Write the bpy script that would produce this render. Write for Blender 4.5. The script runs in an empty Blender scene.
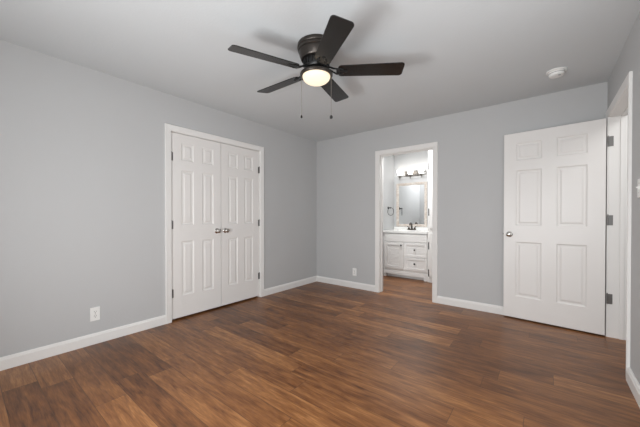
import bpy, bmesh, math, random
from mathutils import Matrix, Vector
C = bpy.context.scene.collection
PI = math.pi
R = math.radians

# ------------------------------------------------------------------ camera
cam = bpy.data.cameras.new('camera')
co = bpy.data.objects.new('camera', cam); C.objects.link(co)
co.location = (0, 0, 1.138)
co.rotation_euler = (R(90 - 0.45), 0, R(38.263))
cam.sensor_width = 36; cam.lens = 286.8 * 36 / 640
cam.shift_y = 5.05 / 640
cam.clip_start = 0.02
bpy.context.scene.camera = co

# ------------------------------------------------------------------ world, window daylight and added fill
vs = bpy.context.scene.view_settings
vs.view_transform = 'Standard'; vs.look = 'None'; vs.gamma = 1.0; vs.exposure = 0.08
vs.use_curve_mapping = False
w = bpy.data.worlds.new('sky'); bpy.context.scene.world = w; w.use_nodes = True
wn = w.node_tree.nodes; bgn = wn['Background']
bgn.inputs['Color'].default_value = (0.80, 0.90, 1.0, 1); bgn.inputs['Strength'].default_value = 1.0

YR_ = -0.45
def area_light(name, loc, rot, sx, sy, watts, col):
    l = bpy.data.lights.new(name, 'AREA'); l.shape = 'RECTANGLE'; l.size = sx; l.size_y = sy
    l.energy = watts; l.color = col
    o = bpy.data.objects.new(name, l); C.objects.link(o); o.location = loc; o.rotation_euler = rot
    return o
# daylight from the left rear window; the other four lamps are added fill
DAY = (0.985, 0.993, 1.0)
area_light('rear_window_daylight', (-1.42, YR_ + 0.004, 0.86), (R(104), 0, 0), 0.50, 0.60, 34, DAY)
area_light('added_rear_fill', (-0.35, YR_ + 0.004, 1.20), (R(90), 0, 0), 0.75, 1.35, 29, DAY)  # added fill behind the camera, evens out the walls and door
area_light('added_right_fill', (0.455, 1.55, 1.20), (R(90), 0, R(90)), 0.85, 1.35, 10, DAY)  # added side fill for the left wall, no known source there
area_light('added_hall_fill', (1.1, 2.95, 2.38), (0, 0, 0), 0.6, 0.9, 11, (1.0, 0.99, 0.975))  # unseen hall lamp added to brighten the open door and back wall
area_light('added_bathroom_fill', (-1.85, 4.35, 2.42), (R(0), 0, 0), 0.5, 0.3, 25, (1.0, 1.0, 1.0))  # unseen ceiling lamp without fixture, added to brighten the vanity and bathroom walls

# ------------------------------------------------------------------ materials
def mat(name, col, rough=0.5, metal=0.0, spec=0.5):
    m = bpy.data.materials.new(name); m.use_nodes = True
    b = m.node_tree.nodes['Principled BSDF']
    b.inputs['Base Color'].default_value = (*col, 1); b.inputs['Roughness'].default_value = rough
    b.inputs['Metallic'].default_value = metal; b.inputs['Specular IOR Level'].default_value = spec
    return m
def nd(m, t, **kw):
    n = m.node_tree.nodes.new(t)
    for k, v in kw.items(): setattr(n, k, v)
    return n
def ln(m, a, b): m.node_tree.links.new(a, b)
def add_bump(m, scale, strength, dist, detail=3.0, lo=0.45, hi=0.6):
    b = m.node_tree.nodes['Principled BSDF']
    tc = nd(m, 'ShaderNodeTexCoord'); nz = nd(m, 'ShaderNodeTexNoise')
    nz.inputs['Scale'].default_value = scale; nz.inputs['Detail'].default_value = detail
    rp = nd(m, 'ShaderNodeMapRange'); rp.inputs['From Min'].default_value = lo; rp.inputs['From Max'].default_value = hi
    bp = nd(m, 'ShaderNodeBump'); bp.inputs['Strength'].default_value = strength; bp.inputs['Distance'].default_value = dist
    ln(m, tc.outputs['Object'], nz.inputs['Vector']); ln(m, nz.outputs['Fac'], rp.inputs['Value'])
    ln(m, rp.outputs['Result'], bp.inputs['Height']); ln(m, bp.outputs['Normal'], b.inputs['Normal'])
    return m
def math_n(m, op, a, b=None, c=None):
    n = nd(m, 'ShaderNodeMath', operation=op)
    for i, v in enumerate((a, b, c)):
        if v is None: continue
        if isinstance(v, (int, float)): n.inputs[i].default_value = v
        else: ln(m, v, n.inputs[i])
    return n.outputs[0]

WALL = add_bump(mat('grey_wall_paint', (0.545, 0.55, 0.552), 0.6, spec=0.3), 55, 0.06, 0.003)
CEIL = add_bump(mat('textured_ceiling_paint', (0.645, 0.672, 0.685), 0.8, spec=0.2), 55, 0.07, 0.003)
TRIM = mat('white_trim_paint', (0.85, 0.84, 0.82), 0.35)
DOORW = add_bump(mat('white_door_paint', (0.83, 0.812, 0.79), 0.38), 120, 0.05, 0.001)
CABW = mat('white_cabinet_paint', (0.82, 0.81, 0.79), 0.35)
PLAST = mat('white_plastic', (0.88, 0.88, 0.86), 0.3)
SLOT = mat('dark_slot', (0.03, 0.03, 0.03), 0.6)
NICKEL = mat('satin_nickel', (0.62, 0.60, 0.57), 0.22, 1.0)
HINGE = mat('dull_steel', (0.22, 0.215, 0.21), 0.40, 1.0)
BRONZE = mat('oil_rubbed_bronze', (0.060, 0.052, 0.046), 0.34, 0.75)
BLACKM = mat('black_metal', (0.02, 0.02, 0.02), 0.35, 0.4)
COUNTER = mat('white_cultured_marble', (0.88, 0.88, 0.86), 0.12)
CHROME = mat('bronze_faucet_metal', (0.10, 0.085, 0.075), 0.25, 0.9)
PEWTER = mat('pewter_bar', (0.17, 0.155, 0.14), 0.35, 0.9)
CHAIN = mat('pull_chain_metal', (0.30, 0.27, 0.24), 0.4, 0.8)
MIRROR = mat('mirror_silver', (0.86, 0.88, 0.89), 0.015, 1.0)

def wash_wood():
    m = mat('whitewashed_frame_wood', (0.72, 0.66, 0.60), 0.5)
    b = m.node_tree.nodes['Principled BSDF']
    tc = nd(m, 'ShaderNodeTexCoord'); nz = nd(m, 'ShaderNodeTexNoise'); nz.inputs['Scale'].default_value = 30; nz.inputs['Detail'].default_value = 4
    cr = nd(m, 'ShaderNodeValToRGB')
    cr.color_ramp.elements[0].position = 0.35; cr.color_ramp.elements[0].color = (0.50, 0.42, 0.36, 1)
    cr.color_ramp.elements[1].position = 0.65; cr.color_ramp.elements[1].color = (0.64, 0.60, 0.55, 1)
    ln(m, tc.outputs['Object'], nz.inputs['Vector']); ln(m, nz.outputs['Fac'], cr.inputs['Fac']); ln(m, cr.outputs['Color'], b.inputs['Base Color'])
    return m
WASH = wash_wood()

def blade_wood():
    m = mat('espresso_blade_wood', (0.02, 0.02, 0.02), 0.26, spec=0.5)
    b = m.node_tree.nodes['Principled BSDF']
    tc = nd(m, 'ShaderNodeTexCoord'); mp = nd(m, 'ShaderNodeMapping'); mp.inputs['Scale'].default_value = (3, 60, 60)
    nz = nd(m, 'ShaderNodeTexNoise'); nz.inputs['Scale'].default_value = 1.0; nz.inputs['Detail'].default_value = 5
    cr = nd(m, 'ShaderNodeValToRGB')
    cr.color_ramp.elements[0].position = 0.3; cr.color_ramp.elements[0].color = (0.006, 0.005, 0.0045, 1)
    cr.color_ramp.elements[1].position = 0.7; cr.color_ramp.elements[1].color = (0.016, 0.014, 0.012, 1)
    ln(m, tc.outputs['Object'], mp.inputs['Vector']); ln(m, mp.outputs['Vector'], nz.inputs['Vector'])
    ln(m, nz.outputs['Fac'], cr.inputs['Fac']); ln(m, cr.outputs['Color'], b.inputs['Base Color'])
    return m
BLADE = blade_wood()

def emit(name, col, s, base=(0.9, 0.88, 0.84)):
    m = mat(name, base, 0.3)
    b = m.node_tree.nodes['Principled BSDF']
    b.inputs['Emission Color'].default_value = (*col, 1); b.inputs['Emission Strength'].default_value = s
    return m
FANGLASS = emit('lit_frosted_fan_glass', (1.0, 0.82, 0.58), 0.88, (0.40, 0.37, 0.32))
SHADEGLASS = emit('lit_frosted_shade_glass', (1.0, 0.97, 0.93), 3.0)

def pane_mat():
    m = bpy.data.materials.new('clear_window_glass'); m.use_nodes = True
    nt = m.node_tree; nt.nodes.remove(nt.nodes['Principled BSDF'])
    out = nt.nodes['Material Output']
    tr = nd(m, 'ShaderNodeBsdfTransparent'); gl = nd(m, 'ShaderNodeBsdfGlossy'); gl.inputs['Roughness'].default_value = 0.02
    mx = nd(m, 'ShaderNodeMixShader'); fr = nd(m, 'ShaderNodeFresnel'); fr.inputs['IOR'].default_value = 1.45
    ln(m, fr.outputs[0], mx.inputs[0]); ln(m, tr.outputs[0], mx.inputs[1]); ln(m, gl.outputs[0], mx.inputs[2]); ln(m, mx.outputs[0], out.inputs['Surface'])
    return m
PANE = pane_mat()

def floor_mat():
    m = mat('brown_plank_flooring', (0.2, 0.1, 0.05), 0.34, spec=0.42)
    b = m.node_tree.nodes['Principled BSDF']
    W, L = 0.165, 1.22
    tc = nd(m, 'ShaderNodeTexCoord'); sp = nd(m, 'ShaderNodeSeparateXYZ'); ln(m, tc.outputs['Object'], sp.inputs[0])
    x, y = sp.outputs[0], sp.outputs[1]
    yy = math_n(m, 'DIVIDE', math_n(m, 'ADD', y, 10 + 0.055), W)
    row = math_n(m, 'FLOOR', yy)
    wr = nd(m, 'ShaderNodeTexWhiteNoise', noise_dimensions='1D'); ln(m, row, wr.inputs['W'])
    xx = math_n(m, 'ADD', math_n(m, 'DIVIDE', math_n(m, 'ADD', x, 20), L), math_n(m, 'MULTIPLY', wr.outputs['Value'], 7.3))
    col = math_n(m, 'FLOOR', xx)
    cb = nd(m, 'ShaderNodeCombineXYZ'); ln(m, row, cb.inputs[0]); ln(m, col, cb.inputs[1])
    wp = nd(m, 'ShaderNodeTexWhiteNoise', noise_dimensions='3D'); ln(m, cb.outputs[0], wp.inputs['Vector'])
    pid = wp.outputs['Value']
    # grain: stretched along the plank, shifted per plank
    gx = math_n(m, 'ADD', math_n(m, 'MULTIPLY', x, 3.0), math_n(m, 'MULTIPLY', pid, 91.0))
    gy = math_n(m, 'ADD', math_n(m, 'MULTIPLY', y, 34.0), math_n(m, 'MULTIPLY', pid, 37.0))
    gv = nd(m, 'ShaderNodeCombineXYZ'); ln(m, gx, gv.inputs[0]); ln(m, gy, gv.inputs[1])
    g1 = nd(m, 'ShaderNodeTexNoise'); g1.inputs['Scale'].default_value = 1.0; g1.inputs['Detail'].default_value = 6; g1.inputs['Roughness'].default_value = 0.62; g1.inputs['Distortion'].default_value = 0.7
    ln(m, gv.outputs[0], g1.inputs['Vector'])
    # broad cloudy figure with knots
    hx = math_n(m, 'ADD', math_n(m, 'MULTIPLY', x, 1.7), math_n(m, 'MULTIPLY', pid, 53.0))
    hy = math_n(m, 'ADD', math_n(m, 'MULTIPLY', y, 6.5), math_n(m, 'MULTIPLY', pid, 17.0))
    hv = nd(m, 'ShaderNodeCombineXYZ'); ln(m, hx, hv.inputs[0]); ln(m, hy, hv.inputs[1])
    g2 = nd(m, 'ShaderNodeTexNoise'); g2.inputs['Scale'].default_value = 1.3; g2.inputs['Detail'].default_value = 3; g2.inputs['Distortion'].default_value = 1.2
    ln(m, hv.outputs[0], g2.inputs['Vector'])
    # fine pores
    fv = nd(m, 'ShaderNodeCombineXYZ'); ln(m, math_n(m, 'MULTIPLY', x, 14.0), fv.inputs[0]); ln(m, math_n(m, 'ADD', math_n(m, 'MULTIPLY', y, 170.0), math_n(m, 'MULTIPLY', pid, 11.0)), fv.inputs[1])
    g3 = nd(m, 'ShaderNodeTexNoise'); g3.inputs['Scale'].default_value = 1.0; g3.inputs['Detail'].default_value = 3; ln(m, fv.outputs[0], g3.inputs['Vector'])
    s = math_n(m, 'MULTIPLY', g1.outputs['Fac'], 0.62)
    s = math_n(m, 'ADD', s, math_n(m, 'MULTIPLY', g2.outputs['Fac'], 0.34))
    s = math_n(m, 'ADD', s, math_n(m, 'MULTIPLY', g3.outputs['Fac'], 0.26))
    s = math_n(m, 'ADD', s, math_n(m, 'MULTIPLY', math_n(m, 'SUBTRACT', pid, 0.5), 0.17))
    cr = nd(m, 'ShaderNodeValToRGB'); e = cr.color_ramp.elements
    e[0].position = 0.42; e[0].color = (0.072, 0.025, 0.008, 1)
    e[1].position = 0.82; e[1].color = (0.42, 0.195, 0.070, 1)
    k = e.new(0.57); k.color = (0.176, 0.067, 0.021, 1)
    k = e.new(0.69); k.color = (0.265, 0.110, 0.036, 1)
    ln(m, s, cr.inputs['Fac'])
    # seams
    fy = math_n(m, 'FRACT', yy); fx = math_n(m, 'FRACT', xx)
    dy = math_n(m, 'MULTIPLY', math_n(m, 'MINIMUM', fy, math_n(m, 'SUBTRACT', 1.0, fy)), W)
    dx = math_n(m, 'MULTIPLY', math_n(m, 'MINIMUM', fx, math_n(m, 'SUBTRACT', 1.0, fx)), L)
    dd = math_n(m, 'MINIMUM', dx, dy)
    seam = nd(m, 'ShaderNodeMapRange'); seam.inputs['From Min'].default_value = 0.0006; seam.inputs['From Max'].default_value = 0.0022
    ln(m, dd, seam.inputs['Value'])
    mx = nd(m, 'ShaderNodeMix', data_type='RGBA'); ln(m, seam.outputs['Result'], mx.inputs['Factor'])
    mx.inputs['A'].default_value = (0.075, 0.032, 0.014, 1); ln(m, cr.outputs['Color'], mx.inputs['B'])
    ln(m, mx.outputs['Result'], b.inputs['Base Color'])
    rr = nd(m, 'ShaderNodeMapRange'); rr.inputs['To Min'].default_value = 0.28; rr.inputs['To Max'].default_value = 0.42
    ln(m, g1.outputs['Fac'], rr.inputs['Value']); ln(m, rr.outputs['Result'], b.inputs['Roughness'])
    bp = nd(m, 'ShaderNodeBump'); bp.inputs['Strength'].default_value = 0.25; bp.inputs['Distance'].default_value = 0.001
    hh = math_n(m, 'ADD', seam.outputs['Result'], math_n(m, 'MULTIPLY', g3.outputs['Fac'], 0.35))
    ln(m, hh, bp.inputs['Height']); ln(m, bp.outputs['Normal'], b.inputs['Normal'])
    return m
FLOOR = floor_mat()

# ------------------------------------------------------------------ mesh helpers
def bx(bm, lo, hi, bev=0.0, seg=2):
    t = bmesh.new(); bmesh.ops.create_cube(t, size=1.0)
    for v in t.verts:
        v.co = Vector([lo[i] + (v.co[i] + 0.5) * (hi[i] - lo[i]) for i in range(3)])
    if bev > 0: bmesh.ops.bevel(t, geom=t.edges[:], offset=bev, segments=seg, profile=0.5, affect='EDGES')
    merge(bm, t)
def merge(bm, t, M=None):
    if M is not None: bmesh.ops.transform(t, matrix=M, verts=t.verts)
    me = bpy.data.meshes.new('tmp'); t.to_mesh(me); t.free(); bm.from_mesh(me); bpy.data.meshes.remove(me)
def lathe(bm, prof, n=40, M=None):
    t = bmesh.new(); rings = []
    for r, z in prof:
        if r < 1e-6: rings.append([t.verts.new((0, 0, z))])
        else: rings.append([t.verts.new((r * math.cos(2 * PI * i / n), r * math.sin(2 * PI * i / n), z)) for i in range(n)])
    for a, b in zip(rings, rings[1:]):
        for i in range(n):
            j = (i + 1) % n
            if len(a) == 1 and len(b) == 1: continue
            if len(a) == 1: t.faces.new((a[0], b[i], b[j]))
            elif len(b) == 1: t.faces.new((a[i], b[0], a[j]))
            else: t.faces.new((a[i], b[i], b[j], a[j]))
    bmesh.ops.recalc_face_normals(t, faces=t.faces)
    for f_ in t.faces: f_.smooth = True
    merge(bm, t, M)
def tube(bm, pts, r, n=10, closed=False):
    t = bmesh.new(); pts = [Vector(p) for p in pts]; rings = []; N = len(pts)
    rad = r if isinstance(r, (list, tuple)) else [r] * N
    ref = Vector((0, 0, 1))
    for i, p in enumerate(pts):
        a = pts[(i - 1) % N] if closed or i > 0 else p
        b = pts[(i + 1) % N] if closed or i < N - 1 else p
        d = (b - a).normalized()
        rf = ref if abs(d.dot(ref)) < 0.95 else Vector((1, 0, 0))
        s = d.cross(rf).normalized(); q = s.cross(d).normalized()
        rings.append([t.verts.new(p + rad[i] * (math.cos(2 * PI * k / n) * s + math.sin(2 * PI * k / n) * q)) for k in range(n)])
    seq = list(zip(rings, rings[1:])) + ([(rings[-1], rings[0])] if closed else [])
    for a, b in seq:
        for k in range(n): t.faces.new((a[k], a[(k + 1) % n], b[(k + 1) % n], b[k]))
    if not closed:
        t.faces.new(rings[0]); t.faces.new(list(reversed(rings[-1])))
    bmesh.ops.recalc_face_normals(t, faces=t.faces)
    for f_ in t.faces: f_.smooth = True
    merge(bm, t)
def sphere(bm, c, r, sc=(1, 1, 1)):
    t = bmesh.new(); bmesh.ops.create_uvsphere(t, u_segments=20, v_segments=12, radius=r)
    for f_ in t.faces: f_.smooth = True
    merge(bm, t, Matrix.Translation(c) @ Matrix.Diagonal((*sc, 1)))
def sharp_by_angle(me, ang=35):
    lim = R(ang); b = bmesh.new(); b.from_mesh(me)
    for e in b.edges:
        if len(e.link_faces) == 2 and e.calc_face_angle(0) > lim: e.smooth = False
    b.to_mesh(me); b.free()
def obj(name, bm, m, parent=None, loc=(0, 0, 0), rot=(0, 0, 0)):
    me = bpy.data.meshes.new(name); bm.to_mesh(me); bm.free()
    me.materials.append(m); sharp_by_angle(me)
    o = bpy.data.objects.new(name, me); C.objects.link(o); o.location = loc; o.rotation_euler = rot
    if parent is not None: o.parent = parent
    return o
def tag(o, label, cat, group=None, kind=None):
    o['label'] = label; o['category'] = cat
    if group: o['group'] = group
    if kind: o['kind'] = kind
    return o
def thing(name, label, cat, loc=(0, 0, 0), rot=(0, 0, 0), group=None, kind=None):
    o = bpy.data.objects.new(name, None); C.objects.link(o); o.location = loc; o.rotation_euler = rot
    o.empty_display_size = 0.1
    return tag(o, label, cat, group, kind)
def box_obj(name, boxes, m, label, cat, parent=None, bev=0.0):
    bm = bmesh.new()
    for lo, hi in boxes: bx(bm, lo, hi, bev)
    o = obj(name, bm, m, parent)
    if label: tag(o, label, cat, kind='structure')
    return o

# ------------------------------------------------------------------ room shell
XL, YB, XR, YR, H = -3.16, 3.91, 0.46, -0.45, 2.44
T = 0.12
BXL, BYB, BXR = -2.45, 5.56, -0.30
HX = 1.75
CY0, CY1 = 1.432, 2.638          # closet opening along y
BX0, BX1 = -1.95, -1.185         # bathroom opening along x
RY0, RY1 = 2.945, 3.80           # entry opening along y
DH = 2.05
WX0, WX1, WZ0, WZ1 = -1.85, -1.02, 0.45, 1.95
VY2, VY3 = 1.10, 2.00
VX2, VX3 = -0.77, 0.07

box_obj('floor', [((-4.2, YR - T, -0.05), (HX + 0.1, BYB + T, 0))], FLOOR, 'brown wood plank floor running through the bedroom into the bathroom', 'floor')
box_obj('ceiling', [((-4.2, YR - T, H), (HX + 0.1, BYB + T, H + 0.08))], CEIL, 'grey textured ceiling above the bedroom', 'ceiling')
box_obj('wall_left', [((XL - T, YR - T, 0), (XL, CY0 - 0.02, H)), ((XL - T, CY1 + 0.02, 0), (XL, YB + T, H)), ((XL - T, CY0 - 0.02, DH + 0.02), (XL, CY1 + 0.02, H))], WALL,
        'grey painted wall around the double closet doors', 'wall')
box_obj('wall_back', [((XL, YB, 0), (BX0 - 0.02, YB + T, H)), ((BX1 + 0.02, YB, 0), (XR + T, YB + T, H)), ((BX0 - 0.02, YB, DH + 0.015), (BX1 + 0.02, YB + T, H))], WALL,
        'grey painted wall with the bathroom doorway', 'wall')
box_obj('wall_right', [((XR, YR - T, 0), (XR + T, VY2, H)), ((XR, VY3, 0), (XR + T, RY0 - 0.02, H)), ((XR, VY2, 0), (XR + T, VY3, WZ0)), ((XR, VY2, WZ1), (XR + T, VY3, H)), ((XR, RY1 + 0.02, 0), (XR + T, YB, H)), ((XR, RY0 - 0.02, DH + 0.035), (XR + T, RY1 + 0.02, H))], WALL,
        'grey painted wall at right with the entry doorway and light switch', 'wall')
box_obj('wall_rear', [((XL, YR - T, 0), (WX0, YR, H)), ((WX1, YR - T, 0), (VX2, YR, H)), ((VX3, YR - T, 0), (XR, YR, H)), ((VX2, YR - T, 0), (VX3, YR, WZ0)), ((VX2, YR - T, WZ1), (VX3, YR, H)), ((WX0, YR - T, 0), (WX1, YR, WZ0)), ((WX0, YR - T, WZ1), (WX1, YR, H))], WALL,
        'grey painted wall with the window behind the camera', 'wall')
box_obj('wall_closet', [((-4.0, CY0 - 0.3, 0), (-3.9, CY1 + 0.3, H)), ((-3.9, CY0 - 0.3, 0), (XL - T, CY0 - 0.2, H)), ((-3.9, CY1 + 0.2, 0), (XL - T, CY1 + 0.3, H))], WALL,
        'walls inside the closet behind the double doors', 'wall')
BWALL = WALL
box_obj('wall_bathroom_left', [((BXL - T, YB + T, 0), (BXL, BYB + T, H))], BWALL, 'grey bathroom wall with the black towel ring', 'wall')
box_obj('wall_bathroom_back', [((BXL, BYB, 0), (BXR + T, BYB + T, H))], BWALL, 'grey bathroom wall behind the vanity mirror', 'wall')
box_obj('wall_bathroom_right', [((BXR, YB + T, 0), (BXR + T, BYB, H))], BWALL, 'grey bathroom wall hidden beyond the open bathroom door', 'wall')
box_obj('wall_hall', [((HX, 2.2, 0), (HX + 0.1, 4.2, H)), ((XR + T, 2.2, 0), (HX, 2.3, H)), ((XR + T, 4.1, 0), (HX, 4.2, H))], WALL, 'grey hall walls outside the entry doorway', 'wall')

# ---- casing, jamb and baseboard profiles
CAS = [(0.0, 0.0), (0.0, 0.009), (0.004, 0.012), (0.014, 0.012), (0.018, 0.0135), (0.046, 0.016), (0.056, 0.018), (0.060, 0.018), (0.064, 0.014), (0.064, 0.0)]
def casing(bm, a0, a1, h, fn, prof=CAS, base=0.0):
    # fn(a, z, t): along the wall, up, out of the wall; mitred around three sides of the opening
    t = bmesh.new(); rings = []
    def ring(cx, cz, sx, sz): return [t.verts.new(fn(cx + sx * wd, cz + sz * wd, th)) for wd, th in prof]
    rings = [ring(a0, base, -1, 0), ring(a0, h, -1, 1), ring(a1, h, 1, 1), ring(a1, base, 1, 0)]
    n = len(prof)
    for A, B in zip(rings, rings[1:]):
        for i in range(n):
            j = (i + 1) % n; t.faces.new((A[i], A[j], B[j], B[i]))
    t.faces.new(rings[0]); t.faces.new(rings[-1])
    bmesh.ops.recalc_face_normals(t, faces=t.faces); merge(bm, t)
BASE = [(0, 0), (0.013, 0), (0.013, 0.074), (0.010, 0.080), (0.009, 0.088), (0.004, 0.096), (0, 0.096)]
def baseboard(name, a0, a1, fn, label, prof=BASE):
    t = bmesh.new()
    A = [t.verts.new(fn(a0, z, th)) for th, z in prof]; B = [t.verts.new(fn(a1, z, th)) for th, z in prof]
    n = len(prof)
    for i in range(n): t.faces.new((A[i], A[(i + 1) % n], B[(i + 1) % n], B[i]))
    t.faces.new(A); t.faces.new(B); bmesh.ops.recalc_face_normals(t, faces=t.faces)
    return tag(obj(name, t, TRIM), label, 'baseboard', kind='structure')

fL = lambda a, z, t: (XL + t, a, z)
fB = lambda a, z, t: (a, YB - t, z)
fR = lambda a, z, t: (XR - t, a, z)
baseboard('baseboard_left', YR, CY0 - 0.069, fL, 'long white baseboard left of the closet doors under the wall outlet')
baseboard('baseboard_left_corner', CY1 + 0.069, YB, fL, 'white baseboard between the closet doors and the far corner')
baseboard('baseboard_back', XL + 0.013, BX0 - 0.069, fB, 'white baseboard between the far corner and the bathroom doorway')
baseboard('baseboard_back_right', BX1 + 0.069, XR, fB, 'white baseboard right of the bathroom doorway running behind the open door')
BASE_R = [(th * 1.5, z) for th, z in BASE]
baseboard('baseboard_right', YR, RY0 - 0.067, fR, 'white baseboard at right below the light switch', BASE_R)
baseboard('baseboard_rear', XL + 0.013, XR - 0.02, lambda a, z, t: (a, YR + t, z), 'white baseboard behind the camera')
baseboard('baseboard_bathroom', YB + T, BYB - 0.55, lambda a, z, t: (BXL + t, a, z), 'white baseboard in the bathroom on the towel ring wall')

# closet doorway trim
bm = bmesh.new(); casing(bm, CY0 - 0.004, CY1 + 0.004, DH + 0.004, fL)
tc_ = obj('trim_1', bm, TRIM); tag(tc_, 'white door casing around the double closet doors', 'door trim', kind='structure')
bm = bmesh.new()
bx(bm, (XL - T, CY0 - 0.02, 0), (XL, CY0, DH + 0.02)); bx(bm, (XL - T, CY1, 0), (XL, CY1 + 0.02, DH + 0.02)); bx(bm, (XL - T, CY0, DH), (XL, CY1, DH + 0.02))
bx(bm, (XL - 0.065, CY0, DH - 0.012), (XL - 0.045, CY1, DH))
obj('jamb', bm, TRIM, tc_)
# bathroom doorway trim
bm = bmesh.new(); casing(bm, BX0 - 0.005, BX1 + 0.005, DH, fB)
casing(bm, BX0 - 0.005, BX1 + 0.005, DH, lambda a, z, t: (a, YB + T + t, z))
tb_ = obj('trim_2', bm, TRIM); tag(tb_, 'white door casing around the bathroom doorway', 'door trim', kind='structure')
bm = bmesh.new()
bx(bm, (BX0 - 0.02, YB, 0), (BX0, YB + T, DH + 0.015)); bx(bm, (BX1, YB, 0), (BX1 + 0.02, YB + T, DH + 0.015)); bx(bm, (BX0, YB, DH - 0.005), (BX1, YB + T, DH + 0.015))
bx(bm, (BX0, YB + 0.045, 0), (BX0 + 0.011, YB + 0.080, DH - 0.005), 0.002); bx(bm, (BX1 - 0.011, YB + 0.045, 0), (BX1, YB + 0.080, DH - 0.005), 0.002)
bx(bm, (BX0 + 0.011, YB + 0.045, DH - 0.016), (BX1 - 0.011, YB + 0.080, DH - 0.005), 0.002)
obj('jamb', bm, TRIM, tb_)
# entry doorway trim
HDR = DH + 0.015
bm = bmesh.new(); casing(bm, RY0 - 0.005, RY1 + 0.005, HDR + 0.005, fR)
casing(bm, RY0 - 0.005, RY1 + 0.005, HDR + 0.005, lambda a, z, t: (XR + T + t, a, z))
te_ = obj('trim_3', bm, TRIM); tag(te_, 'white door casing around the entry doorway at right', 'door trim', kind='structure')
bm = bmesh.new()
bx(bm, (XR, RY1, 0), (XR + T, RY1 + 0.02, HDR + 0.02)); bx(bm, (XR, RY0 - 0.02, 0), (XR + T, RY0, HDR + 0.02)); bx(bm, (XR, RY0, HDR), (XR + T, RY1, HDR + 0.02))
bx(bm, (XR + 0.075, RY1 - 0.011, 0), (XR + 0.105, RY1, HDR), 0.002); bx(bm, (XR + 0.075, RY0, 0), (XR + 0.105, RY0 + 0.011, HDR), 0.002); bx(bm, (XR + 0.075, RY0 + 0.011, HDR - 0.011), (XR + 0.105, RY1 - 0.011, HDR), 0.002)
obj('jamb', bm, TRIM, te_)

# left rear window, plus two unseen windows added to carry fill lamps
def window(name, label, loc, rz, wide):
    wt = thing(name, label, 'window', loc, (0, 0, rz), kind='structure')
    hw, hh_ = wide / 2, WZ1 - WZ0
    bm = bmesh.new()
    for lo, hi in [((-hw, -0.05, 0), (-hw + 0.05, 0.05, hh_)), ((hw - 0.05, -0.05, 0), (hw, 0.05, hh_)), ((-hw + 0.05, -0.05, 0), (hw - 0.05, 0.05, 0.05)), ((-hw + 0.05, -0.05, hh_ - 0.05), (hw - 0.05, 0.05, hh_)), ((-hw + 0.05, -0.02, hh_ / 2 - 0.02), (hw - 0.05, 0.02, hh_ / 2 + 0.02))]:
        bx(bm, lo, hi, 0.003)
    obj('window_frame', bm, TRIM, wt)
    bm = bmesh.new(); bx(bm, (-hw - 0.04, 0.061, -0.03), (hw + 0.04, 0.11, 0), 0.004); obj('window_sill', bm, TRIM, wt)
    for zc in (0.05, hh_ / 2 + 0.02):
        bm = bmesh.new(); bx(bm, (-hw + 0.05, -0.004, zc), (hw - 0.05, 0.004, zc + hh_ / 2 - 0.07)); obj('pane', bm, PANE, wt)
window('window_added_rear', 'unseen white two-sash window added for fill light straight behind the camera, nearer the right wall', ((VX2 + VX3) / 2, YR - 0.06, WZ0), 0, VX3 - VX2)  # added opening for the rear fill lamp
window('window_1', 'white two-sash window behind the camera towards the left wall', ((WX0 + WX1) / 2, YR - 0.06, WZ0), 0, WX1 - WX0)
window('window_added_right', 'unseen white two-sash window added for fill light in the right wall nearer the camera than the entry doorway', (XR + 0.06, (VY2 + VY3) / 2, WZ0), R(90), VY3 - VY2)  # added opening for the side fill lamp

# ------------------------------------------------------------------ six-panel doors
ZR = [(0.236, 0.84), (1.02, 1.625), (1.735, 1.925)]     # panel heights above the leaf's foot
def six_panel(wd, ht, th, cols):
    """leaf in local axes: x across 0..wd, y 0..th (front face at y=0 looking to -y), z up"""
    t = bmesh.new()
    xs = sorted({0, wd, *[c for p in cols for c in p]}); zs = sorted({0, ht, *[c for p in ZR for c in p]})
    steps = [(0.0, 0.0), (0.006, 0.005), (0.013, 0.0075), (0.026, 0.0075), (0.040, 0.002)]
    for side in (0, 1):
        yf = (lambda d: d) if side == 0 else (lambda d: th - d)
        V = {(i, k): t.verts.new((x, yf(0), z)) for i, x in enumerate(xs) for k, z in enumerate(zs)}
        for i in range(len(xs) - 1):
            for k in range(len(zs) - 1):
                q = [V[i, k], V[i + 1, k], V[i + 1, k + 1], V[i, k + 1]]
                if (xs[i], xs[i + 1]) in cols and (zs[k], zs[k + 1]) in ZR:
                    prev = q
                    for ins, d in steps[1:]:
                        cur = [t.verts.new((x, yf(d), z)) for x, z in ((xs[i] + ins, zs[k] + ins), (xs[i + 1] - ins, zs[k] + ins), (xs[i + 1] - ins, zs[k + 1] - ins), (xs[i] + ins, zs[k + 1] - ins))]
                        for a in range(4): t.faces.new((prev[a], prev[(a + 1) % 4], cur[(a + 1) % 4], cur[a]))
                        prev = cur
                    t.faces.new(prev)
                else: t.faces.new(q)
        if side == 0: V0 = V
    nx, nz = len(xs) - 1, len(zs) - 1
    for i in range(nx):
        for k in (0, nz): t.faces.new((V0[i, k], V0[i + 1, k], V[i + 1, k], V[i, k]))
    for k in range(nz):
        for i in (0, nx): t.faces.new((V0[i, k], V0[i, k + 1], V[i, k + 1], V[i, k]))
    bmesh.ops.recalc_face_normals(t, faces=t.faces)
    return t
def knob_bm(bm, M, r=0.027, proj=0.058):
    lathe(bm, [(0, 0), (0.031, 0), (0.031, 0.004), (0.026, 0.008), (0.012, 0.010), (0.0105, 0.026), (0.017, 0.031), (r * 0.93, 0.038), (r, 0.045), (r * 0.95, proj - 0.006), (r * 0.7, proj - 0.001), (0, proj)], 32, M)
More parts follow.
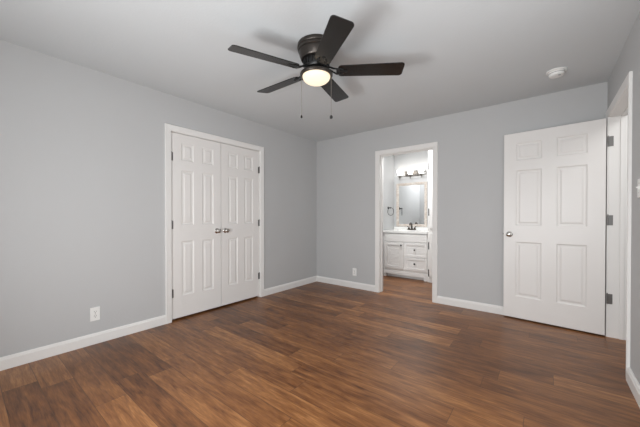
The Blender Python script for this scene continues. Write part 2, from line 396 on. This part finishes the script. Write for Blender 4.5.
def hinge_bm(bm, z, x, y, leaf_dir, hh=0.089):
    # knuckle barrel at (x, y), leaf of the hinge reaching along leaf_dir
    for k in range(5):
        z0 = z - hh / 2 + k * hh / 5
        lathe(bm, [(0, z0), (0.0062, z0 + 0.0005), (0.0062, z0 + hh / 5 - 0.001), (0, z0 + hh / 5 - 0.0005)], 14, Matrix.Translation((x, y, 0)))
    lathe(bm, [(0, z + hh / 2), (0.0045, z + hh / 2), (0.0035, z + hh / 2 + 0.006), (0, z + hh / 2 + 0.008)], 12, Matrix.Translation((x, y, 0)))
ry = Matrix.Rotation(R(90), 4, 'X')        # local +z to -y
HZ = (0.30, 1.045, 1.785)
def closet_leaf(name, label, y0, hinge_at_low):
    wd = (CY1 - CY0 - 0.015) / 2
    # local x runs along world +y, local -y faces world +x
    r_ = thing(name, label, 'door', (XL - 0.010, y0, 0.022), (0, 0, R(90)), kind='structure')
    cols = [(0.108, 0.250), (0.352, 0.496)] if hinge_at_low else [(0.099, 0.243), (0.345, 0.489)]
    obj('door_leaf', six_panel(wd, DH - 0.027, 0.035, cols), DOORW, r_)
    bm = bmesh.new(); kx = wd - 0.056 if hinge_at_low else 0.056
    knob_bm(bm, Matrix.Translation((kx, 0, 0.938)) @ ry); obj('door_knob', bm, NICKEL, r_)
    for z in HZ:
        bm = bmesh.new(); hx = -0.001 if hinge_at_low else wd + 0.001
        hinge_bm(bm, z - 0.022, hx, -0.007, 1)
        bx(bm, (min(hx, hx + (0.018 if hinge_at_low else -0.018)), -0.0022, z - 0.0665), (max(hx, hx + (0.018 if hinge_at_low else -0.018)), 0.0, z + 0.0225), 0.0005)
        obj('hinge', bm, HINGE, r_)
    return r_
closet_leaf('door_1', 'left white six-panel leaf of the double closet doors', CY0 + 0.0045, True)
closet_leaf('door_2', 'right white six-panel leaf of the double closet doors', CY0 + 0.0105 + (CY1 - CY0 - 0.015) / 2, False)

# entry door: hinged at the far jamb, swung back against the wall
ED = thing('door_3', 'white six-panel entry door standing open against the back wall', 'door', (XR - 0.006, RY1 - 0.001, 0.016), (0, 0, R(-5.0)), kind='structure')
WD = 0.818
# local: x from the free edge (-WD) to the hinge (0); front face looks to -y
cols = [(0.112, 0.340), (0.462, 0.692)]
t = six_panel(WD, 2.040, 0.035, cols); bmesh.ops.translate(t, verts=t.verts, vec=(-WD - 0.014, -0.026, 0))
obj('door_leaf', t, DOORW, ED)
bm = bmesh.new(); knob_bm(bm, Matrix.Translation((-WD + 0.041, -0.026, 0.922)) @ ry, 0.026, 0.06); obj('door_knob', bm, NICKEL, ED)
bm = bmesh.new(); knob_bm(bm, Matrix.Translation((-WD + 0.041, 0.009, 0.922)) @ Matrix.Rotation(R(-90), 4, 'X'), 0.024, 0.036); obj('door_knob', bm, NICKEL, ED)
bm = bmesh.new(); bx(bm, (-WD - 0.0155, -0.020, 0.895), (-WD - 0.014, 0.003, 0.952)); bx(bm, (-WD - 0.026, -0.014, 0.915), (-WD - 0.015, -0.003, 0.930), 0.002); obj('latch', bm, HINGE, ED)
for z in (0.345, 1.085, 1.825):
    bm = bmesh.new(); hinge_bm(bm, z, 0.002, 0.0, 1, 0.095)
    bx(bm, (0.004, -0.003, z - 0.047), (0.036, -0.0005, z + 0.047), 0.0005)       # leaf let into the jamb
    bmesh.ops.rotate(bm, verts=bm.verts, cent=(0, 0, 0), matrix=Matrix.Rotation(R(5.0), 3, 'Z'))
    obj('hinge', bm, HINGE, ED)

# ------------------------------------------------------------------ ceiling fan
HUBX, HUBY = -1.380, 1.705
fan = thing('ceiling_fan', 'dark bronze five-blade ceiling fan with a lit glass bowl on the ceiling', 'ceiling fan', (HUBX, HUBY, H))
bm = bmesh.new()
lathe(bm, [(0, 0), (0.136, 0), (0.143, -0.004), (0.144, -0.026), (0.141, -0.031), (0.137, -0.033), (0.139, -0.037), (0.139, -0.050), (0.135, -0.054), (0.131, -0.056), (0.132, -0.060), (0.131, -0.072), (0.126, -0.088), (0.119, -0.108), (0.116, -0.114), (0.112, -0.118), (0, -0.118)], 64)
obj('motor_housing', bm, BRONZE, fan)
bm = bmesh.new()
lathe(bm, [(0, -0.117), (0.088, -0.117), (0.092, -0.126), (0.092, -0.168), (0.084, -0.182), (0, -0.182)], 48)
for k in range(20):
    a = 2 * PI * k / 20; t = bmesh.new(); bx(t, (0.088, -0.004, -0.166), (0.101, 0.004, -0.122), 0.001)
    merge(bm, t, Matrix.Rotation(a, 4, 'Z'))
obj('motor', bm, BLACKM, fan)
bm = bmesh.new(); lathe(bm, [(0, -0.181), (0.052, -0.181), (0.055, -0.186), (0.055, -0.206), (0.062, -0.212), (0, -0.212)], 40); obj('switch_housing', bm, BRONZE, fan)
lk = bmesh.new(); lathe(lk, [(0, -0.206), (0.060, -0.207), (0.105, -0.211), (0.120, -0.216), (0.1245, -0.222), (0.1245, -0.232), (0.119, -0.239), (0.109, -0.240), (0.106, -0.236), (0, -0.232)], 56)
lk = obj('light_ring', lk, BRONZE, fan)
bm = bmesh.new(); lathe(bm, [(0.105, -0.234)] + [(0.105 * math.cos(a), -0.240 - 0.055 * math.sin(a)) for a in [R(x) for x in range(0, 90, 9)]] + [(0, -0.295)], 56)
obj('glass_bowl', bm, FANGLASS, fan)
ZBL = -0.200
TILT = Vector((0, 0, 1)).rotation_difference(Vector((0.032, -0.039, 1))).to_matrix()
PITCH = R(11.7)
def blade_bm():
    t = bmesh.new(); r0, r1 = 0.165, 0.646; w0, w1 = 0.060, 0.071; out = []
    def corner(cx, cy, rad, a0, a1, n=7):
        for i in range(n):
            a = a0 + (a1 - a0) * i / (n - 1); out.append((cx + rad * math.cos(a), cy + rad * math.sin(a)))
    rt, rb = 0.022, 0.030
    corner(r1 - rt, w1 - rt, rt, PI / 2, 0); corner(r1 - rt, -w1 + rt, rt, 0, -PI / 2)
    corner(r0 + rb, -w0 + rb, rb, -PI / 2, -PI); corner(r0 + rb, w0 - rb, rb, PI, PI / 2)
    # the tip edge bows out slightly
    out = [(x + (0.008 * (1 - (y / w1) ** 2) if x > r1 - 0.01 else 0), y) for x, y in out]
    top = [t.verts.new((x, y, 0.003)) for x, y in out]; bot = [t.verts.new((x, y, -0.003)) for x, y in out]
    t.faces.new(top); t.faces.new(list(reversed(bot)))
    n = len(out)
    for i in range(n): t.faces.new((top[i], bot[i], bot[(i + 1) % n], top[(i + 1) % n]))
    bmesh.ops.recalc_face_normals(t, faces=t.faces)
    return t
def iron_bm():
    bm = bmesh.new()
    for s in (-1, 1):
        tube(bm, [(0.075, s * 0.012, 0.022), (0.105, s * 0.016, 0.020), (0.130, s * 0.022, 0.006), (0.155, s * 0.030, -0.004), (0.185, s * 0.032, -0.0065), (0.205, s * 0.022, -0.0065)], [0.007, 0.007, 0.0065, 0.006, 0.005, 0.004], 8)
    bx(bm, (0.152, -0.034, -0.0075), (0.176, 0.034, -0.003), 0.002)
    bx(bm, (0.170, -0.012, -0.0075), (0.235, 0.012, -0.003), 0.002)
    for px_, py_ in ((0.164, 0.024), (0.164, -0.024), (0.222, 0.0)):
        sphere(bm, (px_, py_, -0.0078), 0.005, (1, 1, 0.5))
    return bm
for k in range(5):
    a = R(250.13) - k * 2 * PI / 5
    M3 = TILT @ Matrix.Rotation(a, 3, 'Z') @ Matrix.Rotation(-PITCH, 3, 'X')
    e = M3.to_euler()
    b_ = obj('blade', blade_bm(), BLADE, fan, (0, 0, ZBL), e)
    obj('blade_iron', iron_bm(), BLACKM, fan, (0, 0, ZBL), e)
for sgn, zb_, fr in ((-1, -0.543, 0.0085), (1, -0.543, 0.0125)):
    cx, cy = sgn * 0.113 * 0.785 , sgn * 0.113 * 0.619
    bm = bmesh.new(); tube(bm, [(cx, cy, -0.236), (cx, cy, zb_ + 0.008)], 0.0016, 6)
    ch = obj('pull_chain', bm, CHAIN, fan)
    bm = bmesh.new()
    lathe(bm, [(0, zb_ + 0.012), (0.003, zb_ + 0.012), (fr * 0.7, zb_ + 0.006), (fr, zb_ - 0.002), (fr * 0.8, zb_ - fr), (0, zb_ - fr * 1.4)], 16, Matrix.Translation((cx, cy, 0)))
    obj('chain_pull', bm, BLACKM, ch)

# ------------------------------------------------------------------ smoke detector, outlets and switch
sd = thing('smoke_detector', 'round white smoke detector on the ceiling near the entry door', 'smoke detector', (0.066, 3.34, H))
bm = bmesh.new(); lathe(bm, [(0, 0), (0.073, 0), (0.073, -0.008), (0.070, -0.011), (0, -0.011)], 48); obj('base_plate', bm, PLAST, sd)
bm = bmesh.new(); lathe(bm, [(0, -0.010), (0.056, -0.010), (0.058, -0.020), (0.056, -0.036), (0.050, -0.044), (0.036, -0.047), (0, -0.048)], 48); obj('sensor_cover', bm, PLAST, sd)
GREYP = mat('grey_plastic', (0.35, 0.35, 0.35), 0.5)
bm = bmesh.new(); lathe(bm, [(0.0565, -0.021), (0.0588, -0.0225), (0.0585, -0.0255), (0.0563, -0.027)], 48); obj('vent_slot', bm, GREYP, sd)
bm = bmesh.new(); lathe(bm, [(0, -0.046), (0.010, -0.046), (0.010, -0.0488), (0, -0.0490)], 16, Matrix.Translation((0.02, -0.025, 0))); obj('test_button', bm, GREYP, sd)

def outlet(label, loc, rotz):
    o = thing('wall_outlet', label, 'outlet', loc, (0, 0, rotz))     # local: -y out of the wall
    bm = bmesh.new(); bx(bm, (-0.036, -0.006, -0.060), (0.036, 0, 0.060), 0.0025); obj('cover_plate', bm, PLAST, o)
    for s in (-1, 1):
        bm = bmesh.new(); lathe(bm, [(0, -0.001), (0.0165, -0.001), (0.0165, 0.0008), (0, 0.0012)], 24, Matrix.Translation((0, -0.006, s * 0.0195)) @ ry)
        rc = obj('receptacle', bm, PLAST, o)
        bm = bmesh.new()
        bx(bm, (-0.008, -0.0076, s * 0.0195 - 0.001), (-0.0055, -0.0066, s * 0.0195 + 0.008)); bx(bm, (0.0055, -0.0076, s * 0.0195 - 0.001), (0.008, -0.0066, s * 0.0195 + 0.008))
        bx(bm, (-0.0025, -0.0076, s * 0.0195 - 0.011), (0.0025, -0.0066, s * 0.0195 - 0.006)); obj('slots', bm, SLOT, rc)
    bm = bmesh.new(); lathe(bm, [(0, 0), (0.003, 0), (0.0025, 0.001), (0, 0.0012)], 12, Matrix.Translation((0, -0.006, 0)) @ ry); obj('screw', bm, NICKEL, o)
    return o
outlet('white wall outlet above the long baseboard left of the closet doors', (XL, 0.762, 0.267), R(90))
outlet('white wall outlet between the far corner and the bathroom doorway', (-2.384, YB, 0.255), 0)
sw = thing('light_switch', 'white light switch on the right wall beside the entry doorway casing', 'light switch', (XR, 2.645, 1.315), (0, 0, R(-90)))
bm = bmesh.new(); bx(bm, (-0.036, -0.006, -0.0585), (0.036, 0, 0.0585), 0.0025); obj('cover_plate', bm, PLAST, sw)
bm = bmesh.new(); bx(bm, (-0.006, -0.0085, -0.012), (0.006, -0.005, 0.012), 0.001); bx(bm, (-0.004, -0.018, 0.0), (0.004, -0.006, 0.009), 0.0015); obj('toggle', bm, PLAST, sw)
for s in (-1, 1):
    bm = bmesh.new(); lathe(bm, [(0, 0), (0.003, 0), (0.0025, 0.001), (0, 0.0012)], 12, Matrix.Translation((0, -0.006, s * 0.030)) @ ry); obj('screw', bm, NICKEL, sw)

# ------------------------------------------------------------------ bathroom
VX0, VX1, VY = BXL + 0.004, -1.612, 5.075
vn = thing('vanity_cabinet', 'white bathroom vanity cabinet with a beadboard door and two drawers', 'vanity cabinet', (VX0, VY, 0))
VW = VX1 - VX0; VD = BYB - VY - 0.002; VH = 0.832
bm = bmesh.new()
bx(bm, (0, 0.0, 0.055), (VW, VD, VH - 0.13), 0.002)         # carcass up to the basin
bx(bm, (0, 0.0, VH - 0.13), (VW, 0.018, VH), 0.001); bx(bm, (0, 0.018, VH - 0.13), (0.018, VD, VH)); bx(bm, (VW - 0.018, 0.018, VH - 0.13), (VW, VD, VH))
bx(bm, (0, -0.012, 0.055), (VW, 0.0, 0.125), 0.004)         # base moulding
bx(bm, (VW - 0.062, -0.012, 0.0), (VW, 0.05, 0.06), 0.003); bx(bm, (0, -0.002, 0.0), (0.05, 0.05, 0.06), 0.003)   # feet
obj('cabinet_body', bm, CABW, vn)
bm = bmesh.new(); bx(bm, (0.05, 0.06, 0.0), (VW, 0.075, 0.055)); obj('toe_kick', bm, CABW, vn)
def shaker(bm, x0, x1, z0, z1, rail, bead=False):
    bx(bm, (x0, -0.020, z0), (x0 + rail, 0, z1), 0.002); bx(bm, (x1 - rail, -0.020, z0), (x1, 0, z1), 0.002)
    bx(bm, (x0 + rail, -0.020, z0), (x1 - rail, 0, z0 + rail), 0.002); bx(bm, (x0 + rail, -0.020, z1 - rail), (x1 - rail, 0, z1), 0.002)
    if bead:
        n = 6; wd = (x1 - x0 - 2 * rail) / n
        for i in range(n): bx(bm, (x0 + rail + i * wd + 0.0008, -0.011, z0 + rail), (x0 + rail + (i + 1) * wd - 0.0008, -0.001, z1 - rail), 0.0025)
    else: bx(bm, (x0 + rail, -0.012, z0 + rail), (x1 - rail, 0, z1 - rail))
def cab_knob(parent, x, z):
    bm = bmesh.new(); lathe(bm, [(0, 0), (0.008, 0), (0.006, 0.010), (0.014, 0.016), (0.0155, 0.022), (0.011, 0.027), (0, 0.028)], 20, Matrix.Translation((x, -0.020, z)) @ ry)
    obj('knob', bm, BLACKM, parent)
X = lambda wx: wx - VX0
bm = bmesh.new(); shaker(bm, 0.03, X(-2.050), 0.165, 0.655, 0.055, True); d_ = obj('door', bm, CABW, vn); cab_knob(d_, X(-2.085), 0.605)
for z0, z1 in ((0.165, 0.392), (0.402, 0.655)):
    bm = bmesh.new(); shaker(bm, X(-2.020), VW - 0.012, z0, z1, 0.040); d_ = obj('drawer', bm, CABW, vn); cab_knob(d_, X(-1.835), (z0 + z1) / 2 + 0.008)
bm = bmesh.new(); bx(bm, (0.03, -0.016, 0.675), (VW - 0.012, 0, 0.815), 0.004); obj('false_front', bm, CABW, vn)

ct = thing('vanity_countertop', 'white countertop with basin and backsplash on the bathroom vanity', 'countertop', (VX0, VY, VH))
t = bmesh.new()
CX, CYc, RX, RYy = VW / 2 - 0.01, 0.215, 0.205, 0.145
x0, x1, y0, y1, zt = 0.0, VW, -0.028, VD, 0.040
N = 48; inner = []; bowl = []
for i in range(N):
    a = 2 * PI * i / N; inner.append(t.verts.new((CX + RX * math.cos(a), CYc + RYy * math.sin(a), zt)))
outer = []
for i in range(N):
    a = 2 * PI * i / N; dx_, dy_ = math.cos(a), math.sin(a)
    k = min(((x1 - CX) if dx_ > 0 else (x0 - CX)) / dx_ if abs(dx_) > 1e-6 else 1e9, ((y1 - CYc) if dy_ > 0 else (y0 - CYc)) / dy_ if abs(dy_) > 1e-6 else 1e9)
    outer.append((CX + k * dx_, CYc + k * dy_))
for cxy in ((x0, y0), (x1, y0), (x1, y1), (x0, y1)):
    i = min(range(N), key=lambda j: (outer[j][0] - cxy[0]) ** 2 + (outer[j][1] - cxy[1]) ** 2); outer[i] = cxy
oT = [t.verts.new((x, y, zt)) for x, y in outer]; oB = [t.verts.new((x, y, 0)) for x, y in outer]
prev = inner
for i in range(N): t.faces.new((inner[i], inner[(i + 1) % N], oT[(i + 1) % N], oT[i])); t.faces.new((oT[i], oT[(i + 1) % N], oB[(i + 1) % N], oB[i]))
for sc, dz in ((0.96, -0.02), (0.86, -0.06), (0.6, -0.10), (0.25, -0.115)):
    cur = [t.verts.new((CX + sc * RX * math.cos(2 * PI * i / N), CYc + sc * RYy * math.sin(2 * PI * i / N), zt + dz)) for i in range(N)]
    for i in range(N): t.faces.new((prev[i], prev[(i + 1) % N], cur[(i + 1) % N], cur[i]))
    prev = cur
t.faces.new(prev)
bmesh.ops.recalc_face_normals(t, faces=t.faces)
obj('counter_slab', t, COUNTER, ct)
bm = bmesh.new(); bx(bm, (x0, VD - 0.02, zt), (x1, VD, zt + 0.055), 0.003); obj('backsplash', bm, COUNTER, ct)

# tall linen cabinet beyond the vanity
LX0, LX1, LY = VX1 + 0.008, -1.05, 5.040
lc = thing('linen_cabinet', 'tall white linen cabinet with dark hinges at the right end of the vanity', 'linen cabinet', (LX0, LY, 0))
LW, LD = LX1 - LX0, BYB - LY - 0.002
bm = bmesh.new(); bx(bm, (0, 0, 0.0), (LW, LD, 2.40), 0.002); bx(bm, (0, -0.006, 0.0), (LW, 0, 0.085), 0.002); obj('cabinet_body', bm, CABW, lc)
for nm_, z0, z1, hz_ in (('door', 0.10, 0.845, (0.16, 0.63)), ('door', 0.93, 2.33, (1.21, 2.0))):
    bm = bmesh.new(); shaker(bm, 0.030, LW - 0.030, z0, z1, 0.06); d_ = obj(nm_, bm, CABW, lc)
    cab_knob(d_, LW - 0.06, z1 - 0.08 if z0 < 0.5 else z0 + 0.08)
    for z in hz_:
        bm = bmesh.new(); lathe(bm, [(0, z - 0.064), (0.006, z - 0.062), (0.006, z + 0.062), (0, z + 0.064)], 12, Matrix.Translation((0.024, -0.010, 0)))
        bx(bm, (0.008, -0.004, z - 0.06), (0.030, 0, z + 0.06), 0.001); obj('hinge', bm, BLACKM, d_)

# faucet
fx, fy, fz = -2.04, 5.455, VH + 0.0405
fc = thing('faucet', 'dark bronze two-handle faucet on the vanity countertop', 'faucet', (fx, fy, fz))
bm = bmesh.new(); bx(bm, (-0.080, -0.026, 0), (0.080, 0.026, 0.020), 0.008, 3); obj('base', bm, CHROME, fc)
bm = bmesh.new(); tube(bm, [(0, 0, 0.015), (0, 0, 0.06), (0, -0.008, 0.105), (0, -0.035, 0.135), (0, -0.075, 0.135), (0, -0.105, 0.112), (0, -0.112, 0.095)], [0.021, 0.018, 0.016, 0.014, 0.013, 0.012, 0.012], 14); obj('spout', bm, CHROME, fc)
for s in (-1, 1):
    bm = bmesh.new(); lathe(bm, [(0, 0.015), (0.022, 0.015), (0.020, 0.035), (0.014, 0.048), (0, 0.052)], 20, Matrix.Translation((s * 0.056, 0, 0)))
    tube(bm, [(s * 0.056, 0, 0.046), (s * 0.068, -0.004, 0.062), (s * 0.088, -0.008, 0.070)], [0.010, 0.009, 0.007], 10); obj('handle', bm, CHROME, fc)

# mirror
mw0, mw1, mz0, mz1 = -2.392, -1.780, 0.932, 1.800
mr = thing('wall_mirror', 'rectangular mirror with a whitewashed wood frame above the vanity', 'mirror', ((mw0 + mw1) / 2, BYB, mz0))
hw = (mw1 - mw0) / 2; mh = mz1 - mz0
bm = bmesh.new()
MP = [(0.0, 0.006), (0.0, 0.012), (-0.006, 0.016), (-0.024, 0.019), (-0.045, 0.025), (-0.050, 0.024), (-0.052, 0.0), (-0.004, 0.0)]
t = bmesh.new(); ri = 0.052; rings = []
for sx, sz in ((-1, -1), (1, -1), (1, 1), (-1, 1)):
    cx = sx * (hw - ri); cz = mh / 2 + sz * (mh / 2 - ri)
    rings.append([t.verts.new((cx - sx * wd, -th, cz - sz * wd)) for wd, th in MP])
for i in range(4):
    A, B = rings[i], rings[(i + 1) % 4]
    for j in range(len(MP)): t.faces.new((A[j], A[(j + 1) % len(MP)], B[(j + 1) % len(MP)], B[j]))
bmesh.ops.recalc_face_normals(t, faces=t.faces); obj('mirror_frame', t, WASH, mr)
bm = bmesh.new(); bx(bm, (-hw + ri - 0.002, -0.008, ri - 0.002), (hw - ri + 0.002, -0.003, mh - ri + 0.002)); obj('mirror_glass', bm, MIRROR, mr)

# vanity light
VLX, VLZ = -2.06, 1.925
vl = thing('vanity_light', 'three-shade bathroom wall light with a curled dark bar above the mirror', 'wall light', (VLX, BYB, VLZ))
bm = bmesh.new(); bx(bm, (-0.16, -0.020, 0.020), (0.19, 0, 0.105), 0.006); obj('back_plate', bm, PEWTER, vl)
bm = bmesh.new(); yb = -0.10
pts = [(-0.260, yb, -0.002), (-0.20, yb, -0.006), (0.0, yb, -0.010), (0.20, yb, -0.006), (0.25, yb, -0.001)]
for k in range(14):
    a = R(-85) + R(19) * k; rr_ = 0.036 - 0.0010 * k
    pts.append((0.258 + rr_ * math.cos(a), yb, 0.036 + rr_ * math.sin(a)))
tube(bm, pts, 0.0085, 10)
for sx in (-0.10, 0.12): tube(bm, [(sx, -0.015, 0.045), (sx, -0.06, 0.030), (sx, yb, -0.004)], 0.007, 8)
obj('bar', bm, PEWTER, vl)
for sx in (-0.225, -0.015, 0.195):
    bm = bmesh.new()
    lathe(bm, [(0, -0.058), (0.005, -0.055), (0.008, -0.046), (0.004, -0.038), (0.012, -0.026), (0.014, -0.010), (0.020, 0.004), (0.030, 0.018), (0.0, 0.022)], 20, Matrix.Translation((sx, yb, 0)))
    obj('socket', bm, PEWTER, vl)
    bm = bmesh.new()
    lathe(bm, [(0.0, 0.018), (0.030, 0.018), (0.042, 0.034), (0.052, 0.070), (0.058, 0.110), (0.062, 0.128), (0.058, 0.128), (0.048, 0.070), (0.036, 0.036), (0.0, 0.030)], 28, Matrix.Translation((sx, yb, 0)))
    obj('glass_shade', bm, SHADEGLASS, vl)

# towel ring
tr = thing('towel_ring', 'black towel ring on the bathroom side wall beside the mirror', 'towel ring', (BXL, 5.275, 1.303))
bm = bmesh.new(); rx_ = Matrix.Rotation(R(90), 4, 'Y')
lathe(bm, [(0, 0), (0.026, 0), (0.026, 0.006), (0.020, 0.010), (0.011, 0.014), (0.010, 0.048), (0.014, 0.052), (0.014, 0.064), (0, 0.066)], 24, rx_); obj('mount', bm, BLACKM, tr)
bm = bmesh.new(); rg = 0.076; th = R(-24)
tube(bm, [(0.056 + rg * math.sin(a) * math.sin(th), -rg * math.sin(a) * math.cos(th), -0.072 + rg * math.cos(a)) for a in [2 * PI * k / 40 for k in range(40)]], 0.0045, 8, True)
obj('ring', bm, BLACKM, tr)
